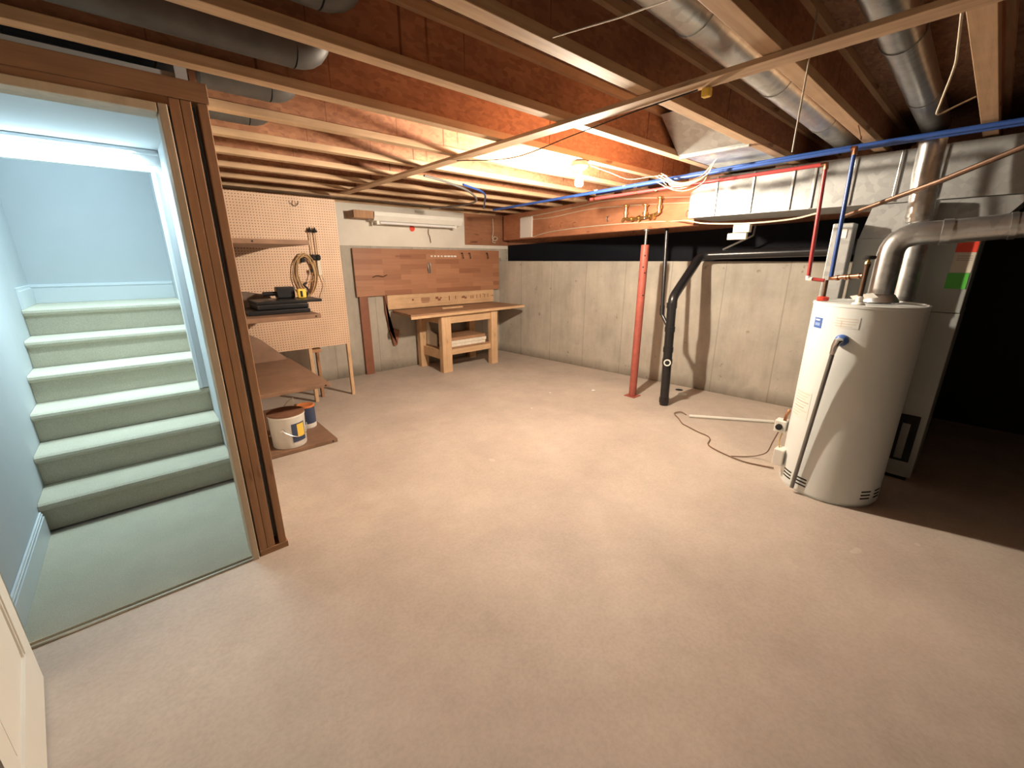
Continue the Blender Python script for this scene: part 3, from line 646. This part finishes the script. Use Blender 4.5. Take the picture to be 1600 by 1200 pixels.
for k in range(6):
    rx = .095 + .012 * rnd.uniform(-1, 1); rz = .20 + .02 * rnd.uniform(-1, 1); cx = 1.38 + rnd.uniform(-.02, .02); cz = 1.40 + rnd.uniform(-.02, .02)
    pts = [(cx + rx * math.cos(a) * (1 - .28 * max(0, -math.sin(a))), 4.80 - .004 * k + .006 * math.sin(3 * a), cz + rz * math.sin(a)) for a in [2 * PI * i / 22 for i in range(23)]]
    MB().tube(pts, .0052, 6).build('cord_loop', 'tan', t)
MB().tube(spline([(1.28, 4.79, 1.35), (1.38, 4.775, 1.33), (1.46, 4.785, 1.36)], 4), .005, 6).build('cord_tie', 'tan', t)
MB().tube(spline([(1.45, 4.78, 1.45), (1.40, 4.77, 1.32), (1.36, 4.78, 1.24)], 4), .005, 6).build('cord_tie', 'tan', t)
MB().bbox(1.345, 1.385, 4.77, 4.80, 1.53, 1.575, .008).build('plug', 'slot', t); MB().bbox(1.425, 1.45, 4.765, 4.79, 1.43, 1.465, .006).build('plug', 'slot', t)
for i, x in enumerate((1.475, 1.525)):
    t = thing('plumb_line', (x, 4.79, 1.5), ['left of two dark-tipped tools hanging beside the cord coil', 'right of two dark-tipped tools hanging beside the cord coil'][i], 'hand tool', 'hanging tools on the pegboard')
    MB().tube([(x, 4.80, 1.60), (x, 4.80, 1.83)], .0055, 8).build('shaft', 'tan', t)
    MB().lathe((x, 4.80, 1.83), [(.02, 0), (.026, .012), (.012, .028), (.005, .05)], 12).build('tip', 'slot', t, True)
    MB().lathe((x, 4.80, 1.55), [(.012, 0), (.026, .015), (.026, .045), (.012, .06)], 12).build('handle', 'slot', t, True)
    MB().bbox(x - .018, x + .018, 4.79, 4.81, 1.40, 1.55, .005).build('sleeve', 'tan' if i == 0 else 'tagbeige', t)
tag(MB().tube(spline([(1.54, 4.79, 1.40), (1.56, 4.79, 1.30), (1.52, 4.79, 1.20), (1.50, 4.79, 1.12)], 5), .004, 6).build('loose_string', 'cream'), 'pale cord dangling right of the coiled cord', 'cord')

# ------------------------------------------------------------------ shelves
SL = ['highest brown shelf on the pegboard bay, seen from below', 'brown shelf carrying the black machine', 'long brown shelf above the pails', 'lowest brown shelf on the floor under the white pail']
for i, (z, x1, y1) in enumerate(((1.70, 1.09, 4.825), (1.135, 1.105, 4.825), (.55, 1.108, 4.822), (.035, 1.108, 4.82))):
    th = .034 if i != 3 else .034
    t = thing('shelf', (.74, 4.2, z - th), SL[i], 'shelf', 'brown shelves beside the stud wall')
    B(.382, x1, 3.58, y1, z - th, z, .004).build('board', 'shelf', t)
    for x in ((x1 - .04,) if i else (.70,)):
        MB().lathe((x, 3.5805, z - th / 2), [(.007, 0), (.007, .003)], 10, (0, -1, 0)).build('bolt_hole', 'slot', t)
tag(MB().tube([(.40, 4.79, .0), (.40, 4.79, 1.72)], .012, 8).build('shelf_upright', 'graymetal'), 'steel upright at the back of the brown shelves', 'upright')
tag(B(.56, .68, 4.55, 4.80, 1.628, 1.6605).build('white_strip', 'paper'), 'white strip under the highest shelf', 'strip')
# leaning board on the long shelf
tag(MB().prism([(.40, 4.77, .552), (1.085, 4.77, .552), (.87, 4.79, .78), (.40, 4.815, 1.10)], (0, .009, 0)).build('leaning_board', 'shelf'), 'slanted brown offcut leaning on the pegboard above the long shelf', 'board')
# machine on the shelf
t = thing('bench_tool', (.95, 4.1, 1.136), 'black bench tool with a flat table on the middle shelf', 'power tool')
MB().bbox(.62, 1.08, 3.75, 4.12, 1.136, 1.17, .008).build('base', 'black', t)
MB().bbox(.70, 1.08, 3.78, 4.08, 1.17, 1.2149, .012).build('housing', 'black', t)
MB().bbox(.70, 1.19, 3.78, 4.10, 1.215, 1.238, .005).build('table', 'black', t)
MB().bbox(.90, 1.04, 3.98, 4.08, 1.239, 1.335, .012).build('motor', 'black', t)
MB().tube([(.90, 4.03, 1.28), (.80, 4.03, 1.28)], .018, 12).build('spindle', 'black', t, True)
MB().tube(spline([(1.13, 4.0, 1.238), (1.16, 4.02, 1.30), (1.13, 4.03, 1.345), (1.16, 4.04, 1.36)], 5), .008, 8).build('guide_arm', 'black', t, True)
t = thing('tape_measure', (1.08, 3.95, 1.239), 'small yellow tape measure on the black tool', 'tape measure')
MB().bbox(1.045, 1.115, 3.93, 3.97, 1.239, 1.315, .012).build('case', 'yellow', t); MB().bbox(1.066, 1.084, 3.927, 3.9299, 1.25, 1.30, .001).build('grip_stripe', 'slot', t)
tag(MB().prism([(.40, 4.15, 1.137), (.92, 4.15, 1.137), (.93, 4.2, 1.19), (.88, 4.2, 1.255), (.74, 4.2, 1.285), (.55, 4.2, 1.305), (.40, 4.2, 1.31)], (0, .16, 0)).build('cloth_bundle', 'clothd'), 'dull dark brown bundle of cloth behind the black tool', 'cloth')
# pails
t = thing('pail', (.74, 3.80, .036), 'white metal pail with a wire handle and an orange label', 'pail')
pc = (.765, 3.735)
MB().lathe((pc[0], pc[1], .036), [(.126, 0), (.130, .006), (.138, .262), (.142, .267), (.142, .28), (.132, .28), (.126, .27), (.118, .06)], 40).build('body', 'whitep', t, True)
MB().lathe((pc[0], pc[1], .24), [(.125, .0), (.126, .018)], 32).build('contents', 'rust', t)
MB().lathe((pc[0], pc[1], .3165), [(.139, 0), (.1435, .001), (.1435, .012), (.132, .012)], 40).build('rusty_rim', 'rust', t, True)
pl = MB().cylpatch(pc, .135, 268, 318, .09, .25, .0025).build('label', 'navy', t)
MB().cylpatch(pc, .1375, 286, 314, .13, .24, .0012).build('label_patch', 'yellow', pl)
MB().tube([Vector((pc[0] + .145 * math.cos(math.radians(a)), pc[1] + .145 * math.sin(math.radians(a)), .205 - .075 * math.sin(math.radians((a - 240) * 180 / 115)))) for a in range(240, 356, 8)], .0035, 6).build('wire_handle', 'chrome', t)
MB().lathe((pc[0] + .135 * math.cos(math.radians(240)), pc[1] + .135 * math.sin(math.radians(240)), .205), [(.018, 0), (.014, .01), (.006, .012)], 12, (math.cos(math.radians(240)), math.sin(math.radians(240)), 0)).build('handle_ear', 'chrome', t, True)
t = thing('can', (1.0, 4.05, .036), 'dark blue can with an orange lid behind the white pail', 'can')
MB().lathe((1.0, 4.05, .036), [(.075, 0), (.078, .01), (.078, .045)], 28).build('bottom_band', 'whitep', t, True)
MB().lathe((1.0, 4.05, .081), [(.078, 0), (.078, .155)], 28).build('body', 'navy', t, True)
MB().lathe((1.0, 4.05, .2365), [(.081, 0), (.081, .012), (.070, .016), (.062, .01)], 28).build('lid', 'orange', t, True)
tag(MB().prism([(.80, 3.94, .036), (.88, 3.96, .036), (.89, 3.965, .37), (.84, 3.95, .345), (.79, 3.935, .30)], (0, .012, 0)).build('paper_scrap', 'paper'), 'torn white paper sticking up behind the white pail', 'paper')

# ------------------------------------------------------------------ bench wall
t = thing('wall_panel', (3.46, 5.63, 0), 'wide brown strip-wood panel mounted on the wall over the workbench', 'panel')
B(2.215, 4.69, 5.60, 5.64, 1.08, 1.705, .003).build('panel_board', 'parquet', t)
B(2.245, 2.365, 5.605, 5.642, 0, 1.079, .003).build('panel_leg', 'brown', t)
t = thing('backsplash_board', (3.6, 5.62, .9), 'pale board with dark outline marks low behind the workbench', 'board')
B(2.64, 4.56, 5.598, 5.62, .88, 1.079, .002).build('board', 'pine', t)
for (x, w, z, h) in ((3.02, .03, .985, .025), (3.17, .15, .965, .012), (3.17, .15, .985, .012), (3.17, .15, 1.005, .012), (3.18, .12, .945, .010), (3.46, .05, .96, .03), (3.42, .05, .985, .035), (3.50, .03, .99, .02), (3.66, .015, .95, .07), (3.78, .012, .965, .05), (3.90, .06, .975, .02), (3.96, .04, .96, .03), (3.92, .05, .995, .012), (4.08, .015, .955, .05), (4.12, .015, .955, .05), (4.2, .01, .96, .05), (4.27, .01, .96, .06), (4.32, .03, 1.015, .008), (4.36, .01, .96, .055), (4.43, .01, .96, .06)):
    B(x, x + w, 5.5965, 5.598, z, z + h).build('outline_mark', 'brown', t)

tag(MB().prism([(2.60, 5.60, 1.075), (2.635, 5.60, 1.075), (2.635, 5.60, .60), (2.79, 5.60, .58), (2.74, 5.60, .37), (2.69, 5.60, .36), (2.63, 5.60, .68), (2.60, 5.60, .86)], (0, .03, 0)).build('support_bracket', 'brown'), 'brown cut wooden bracket on the wall left of the workbench', 'bracket')
for i, (x, z) in enumerate(((3.92, 1.655), (4.06, 1.655), (4.41, 1.66))):
    tag(MB().tube(spline([(x, 5.599, z), (x, 5.56, z + .005), (x - .01, 5.535, z - .03), (x, 5.535, z - .075), (x + .012, 5.55, z - .06)], 4), .006, 6).build('screw_hook', 'slot'),
        ['dark hook on the brown panel just right of the white row of clips', 'dark hook on the brown panel, middle of three', 'dark hook near the right end of the brown panel'][i], 'hook', 'hooks on the brown panel')
for i in range(8):
    x = 3.37 + i * .058
    tag(MB().bbox(x, x + (.03 if i < 4 else .046), 5.585, 5.600, 1.60, 1.622, .002).build('clip', 'whitep'), 'small white clip in a row on the brown panel', 'clip', 'row of white clips on the brown panel')
m = MB(); 
for dx in (-.012, .014): m.tube(spline([(3.33 + dx, 5.59, 1.52), (3.33 + dx * 1.6, 5.58, 1.45), (3.335 + dx, 5.585, 1.37)], 4), .008, 6)
tag(m.build('hand_tool', 'graymetal'), 'small metal tool hanging in the middle of the brown panel', 'hand tool')
m = MB()
for k in range(11): m.box(2.82 + k * .022, 2.83 + k * .022, 5.596, 5.600, 1.595, 1.62)
tag(m.build('tool_rack', 'brown'), 'thin slotted rack strip on the upper left of the brown panel', 'rack')
tag(MB().tube(spline([(2.45, 5.59, 1.33), (2.52, 5.585, 1.35), (2.60, 5.585, 1.335), (2.66, 5.59, 1.36)], 4), .006, 6).build('wire_clip', 'coppdk'), 'bent wire clips on the lower left of the brown panel', 'wire')
t = thing('fluorescent_fixture', (3.1, 5.50, 2.02), 'long unlit fluorescent shop light under the joists over the bench', 'light')
MB().prism([(2.46, 5.38, 2.145), (2.46, 5.62, 2.145), (2.46, 5.60, 2.085), (2.46, 5.55, 2.04), (2.46, 5.42, 2.04), (2.46, 5.38, 2.10)], (1.36, 0, 0)).build('housing', 'whitep', t)
MB().tube([(2.55, 5.44, 2.02), (3.70, 5.44, 2.02)], .017, 12).build('lamp_tube', 'tubeglass', t, True)
for x in (2.50, 3.70): MB().bbox(x, x + .04, 5.42, 5.47, 1.995, 2.04, .003).build('lamp_socket', 'whitep', t)
B(2.20, 2.455, 5.40, 5.60, 2.06, 2.15, .003).build('mounting_block', 'stud', t)
tag(MB().lathe((3.12, 5.643, 1.985), [(.04, 0), (.04, .006)], 20, (0, -1, 0)).build('sticker', 'tagred'), 'round red sticker below the fluorescent fixture', 'sticker')
tag(MB().tube(spline([(3.38, 5.63, 1.99), (3.37, 5.62, 1.93), (3.39, 5.62, 1.88), (3.41, 5.63, 1.80)], 4), [.006] * 19, 6).build('pull_cord', 'wirebr'), 'short dangling pull cord on the white strip', 'cord')
tag(MB().tube(spline([(4.58, 5.62, 2.2), (4.57, 5.60, 2.0), (4.55, 5.60, 1.9), (4.60, 5.59, 1.86), (4.66, 5.60, 1.90), (4.58, 5.59, 1.92), (4.56, 5.60, 1.84), (4.62, 5.60, 1.83)], 6), .008, 6).build('cable_coil', 'cream'), 'knotted white cable hanging in the far corner', 'cable')

# workbench
t = thing('workbench', (3.6, 5.25, 0), 'sturdy pine workbench against the concrete wall', 'workbench')
MB().prism([(2.62, 4.915, .835), (4.60, 4.88, .835), (4.60, 5.594, .835), (2.70, 5.594, .835)], (0, 0, .036)).build('top', 'benchtop', t)
MB().prism([(2.62, 4.905, .812), (4.60, 4.868, .838), (4.60, 4.879, .838), (2.62, 4.914, .812)], (0, 0, .034)).build('front_edge', 'pine', t)
for (x0, x1, y0, y1) in ((3.10, 3.255, 4.95, 5.04), (3.97, 4.09, 4.93, 5.02), (3.06, 3.19, 5.50, 5.59), (3.97, 4.09, 5.50, 5.59)):
    B(x0, x1, y0, y1, 0, .834, .004).build('leg', 'pineZ', t)
B(3.256, 3.969, 4.955, 4.99, .70, .833, .003).build('front_apron', 'pine', t)
B(3.11, 3.15, 5.041, 5.499, .70, .833, .003).build('side_apron', 'pine', t); B(4.02, 4.06, 5.021, 5.499, .70, .833, .003).build('side_apron', 'pine', t)
B(3.192, 3.968, 5.55, 5.585, .70, .833, .003).build('rear_apron', 'pine', t)
B(3.11, 3.15, 5.041, 5.499, .19, .325, .003).build('lower_rail', 'pine', t); B(4.02, 4.06, 5.021, 5.499, .22, .325, .003).build('lower_rail', 'pine', t)
B(3.257, 3.968, 4.955, 4.985, .245, .325, .003).build('shelf_edge', 'pine', t)
B(3.155, 4.015, 4.99, 5.57, .326, .345, .002).build('lower_shelf', 'benchtop', t)
for i in range(3):
    tag(B(3.27, 3.90 + .02 * (i == 1), 5.0, 5.42 + .03 * i, .346 + .046 * i, .346 + .046 * i + .043, .003).build('plank', 'boardw' if i < 2 else 'benchtop'),
        ['pale plank at the bottom of the pile under the workbench', 'pale plank in the middle of the pile under the workbench', 'brown topped plank lying on the pile under the workbench'][i], 'plank', 'planks stored under the workbench')
tag(MB().bbox(3.175, 3.215, 5.10, 5.14, .346, .53, .004).build('paper_roll', 'paper'), 'white upright roll at the left end of the bench shelf', 'roll')
tag(MB().prism([(3.16, 5.20, .346), (3.16, 5.48, .346), (3.16, 5.48, .66), (3.16, 5.42, .70), (3.16, 5.36, .56), (3.16, 5.20, .52)], (.012, 0, 0)).build('cardboard_piece', 'tagbeige'), 'torn grey cardboard standing on the bench shelf', 'cardboard')
tag(MB().bbox(3.30, 3.66, 5.22, 5.26, .872, .895, .003).build('wood_offcut', 'pine'), 'short pale stick lying on the workbench top', 'stick')

# ------------------------------------------------------------------ floor items
tag(MB().tube([(4.03, 1.785, .016), (4.50, 1.15, .016)], .0155, 12).build('white_pipe', 'whitep'), 'white plastic pipe lying on the floor by the concrete wall', 'pipe')
tag(MB().tube(spline([(4.06, 1.83, .008), (4.09, 1.90, .012), (4.0, 1.93, .012), (3.90, 1.83, .008), (3.80, 1.74, .007), (3.77, 1.68, .007), (3.71, 1.54, .007), (3.68, 1.44, .007), (3.62, 1.39, .007), (3.49, 1.345, .007), (3.42, 1.20, .007), (3.39, 1.03, .007), (3.42, .90, .008), (3.44, .82, .012)], 6), .0055, 6).build('power_cable', 'wirebr'), 'thin brown cord curling across the floor to the water heater', 'cord')
tag(MB().tube(spline([(3.40, 1.12, .014), (3.50, 1.04, .007), (3.54, .97, .03), (3.50, .90, .10), (3.44, .86, .22), (3.42, .83, .32)], 6), .0045, 6).build('control_wire', 'wirebr'), 'thin wire rising from the floor to the heater gas control', 'wire')
tag(MB().lathe((4.86, 2.32, .0), [(.045, .0), (.045, .0015)], 20).build('drain_hole', 'slot'), 'dark round hole in the floor at the wall base', 'hole')
tag(MB().lathe((4.70, 2.20, .0), [(.05, 0), (.052, .012), (.04, .02), (.02, .021)], 20).build('pipe_cap', 'whitep'), 'white round cap on the floor beside the drain hole', 'cap')
for i, (x, y, r) in enumerate(((3.56, 3.30, .012), (4.02, 3.00, .02), (3.0, 3.05, .01))):
    tag(MB().sphere((x, y, r * .45), r, (1.2, 1, .45), 8).build('debris', 'paper'), ['tiny pale chip on the open floor before the workbench', 'pale crumb on the floor left of the red post', 'tiny pale speck in the middle of the floor'][i], 'debris')

# ------------------------------------------------------------------ camera, light, world
cam = bpy.data.cameras.new('camera'); co = bpy.data.objects.new('camera', cam); COL.objects.link(co)
cam.sensor_width = 36; cam.lens = 650 / 1600 * 36; cam.clip_start = .02
co.location = (0, 0, 1.55)
th = math.radians(16.537); A = math.radians(48.336)
fw = Vector((math.cos(A) * math.cos(th), math.sin(A) * math.cos(th), -math.sin(th)))
co.rotation_euler = fw.to_track_quat('-Z', 'Y').to_euler()
SC.camera = co
def area(name, loc, rot, sx, sy, col, e):
    l = bpy.data.lights.new(name, 'AREA'); l.shape = 'RECTANGLE'; l.size = sx; l.size_y = sy; l.color = col; l.energy = e
    o = bpy.data.objects.new(name, l); COL.objects.link(o); o.location = loc; o.rotation_euler = rot; return o
a1 = area('stair_daylight', (-.17, 4.45, 3.75), (0, 0, 0), .8, .8, (.64, .89, 1.0), 19); a1.data.spread = math.radians(72)   # daylight from the floor above
a2 = area('stair_fill_light', (-.18, 3.80, 2.25), (0, 0, 0), .7, .2, (.70, .92, 1.0), 17); a2.data.spread = math.radians(140)  # added fill lamp for casing, treads and carpet, no fitting there
w = bpy.data.worlds.new('world'); SC.world = w; w.use_nodes = True
w.node_tree.nodes['Background'].inputs[0].default_value = (.02, .02, .02, 1); w.node_tree.nodes['Background'].inputs[1].default_value = .5
SC.view_settings.view_transform = 'Standard'; SC.view_settings.look = 'None'; SC.view_settings.gamma = 1
SC.view_settings.exposure = 0
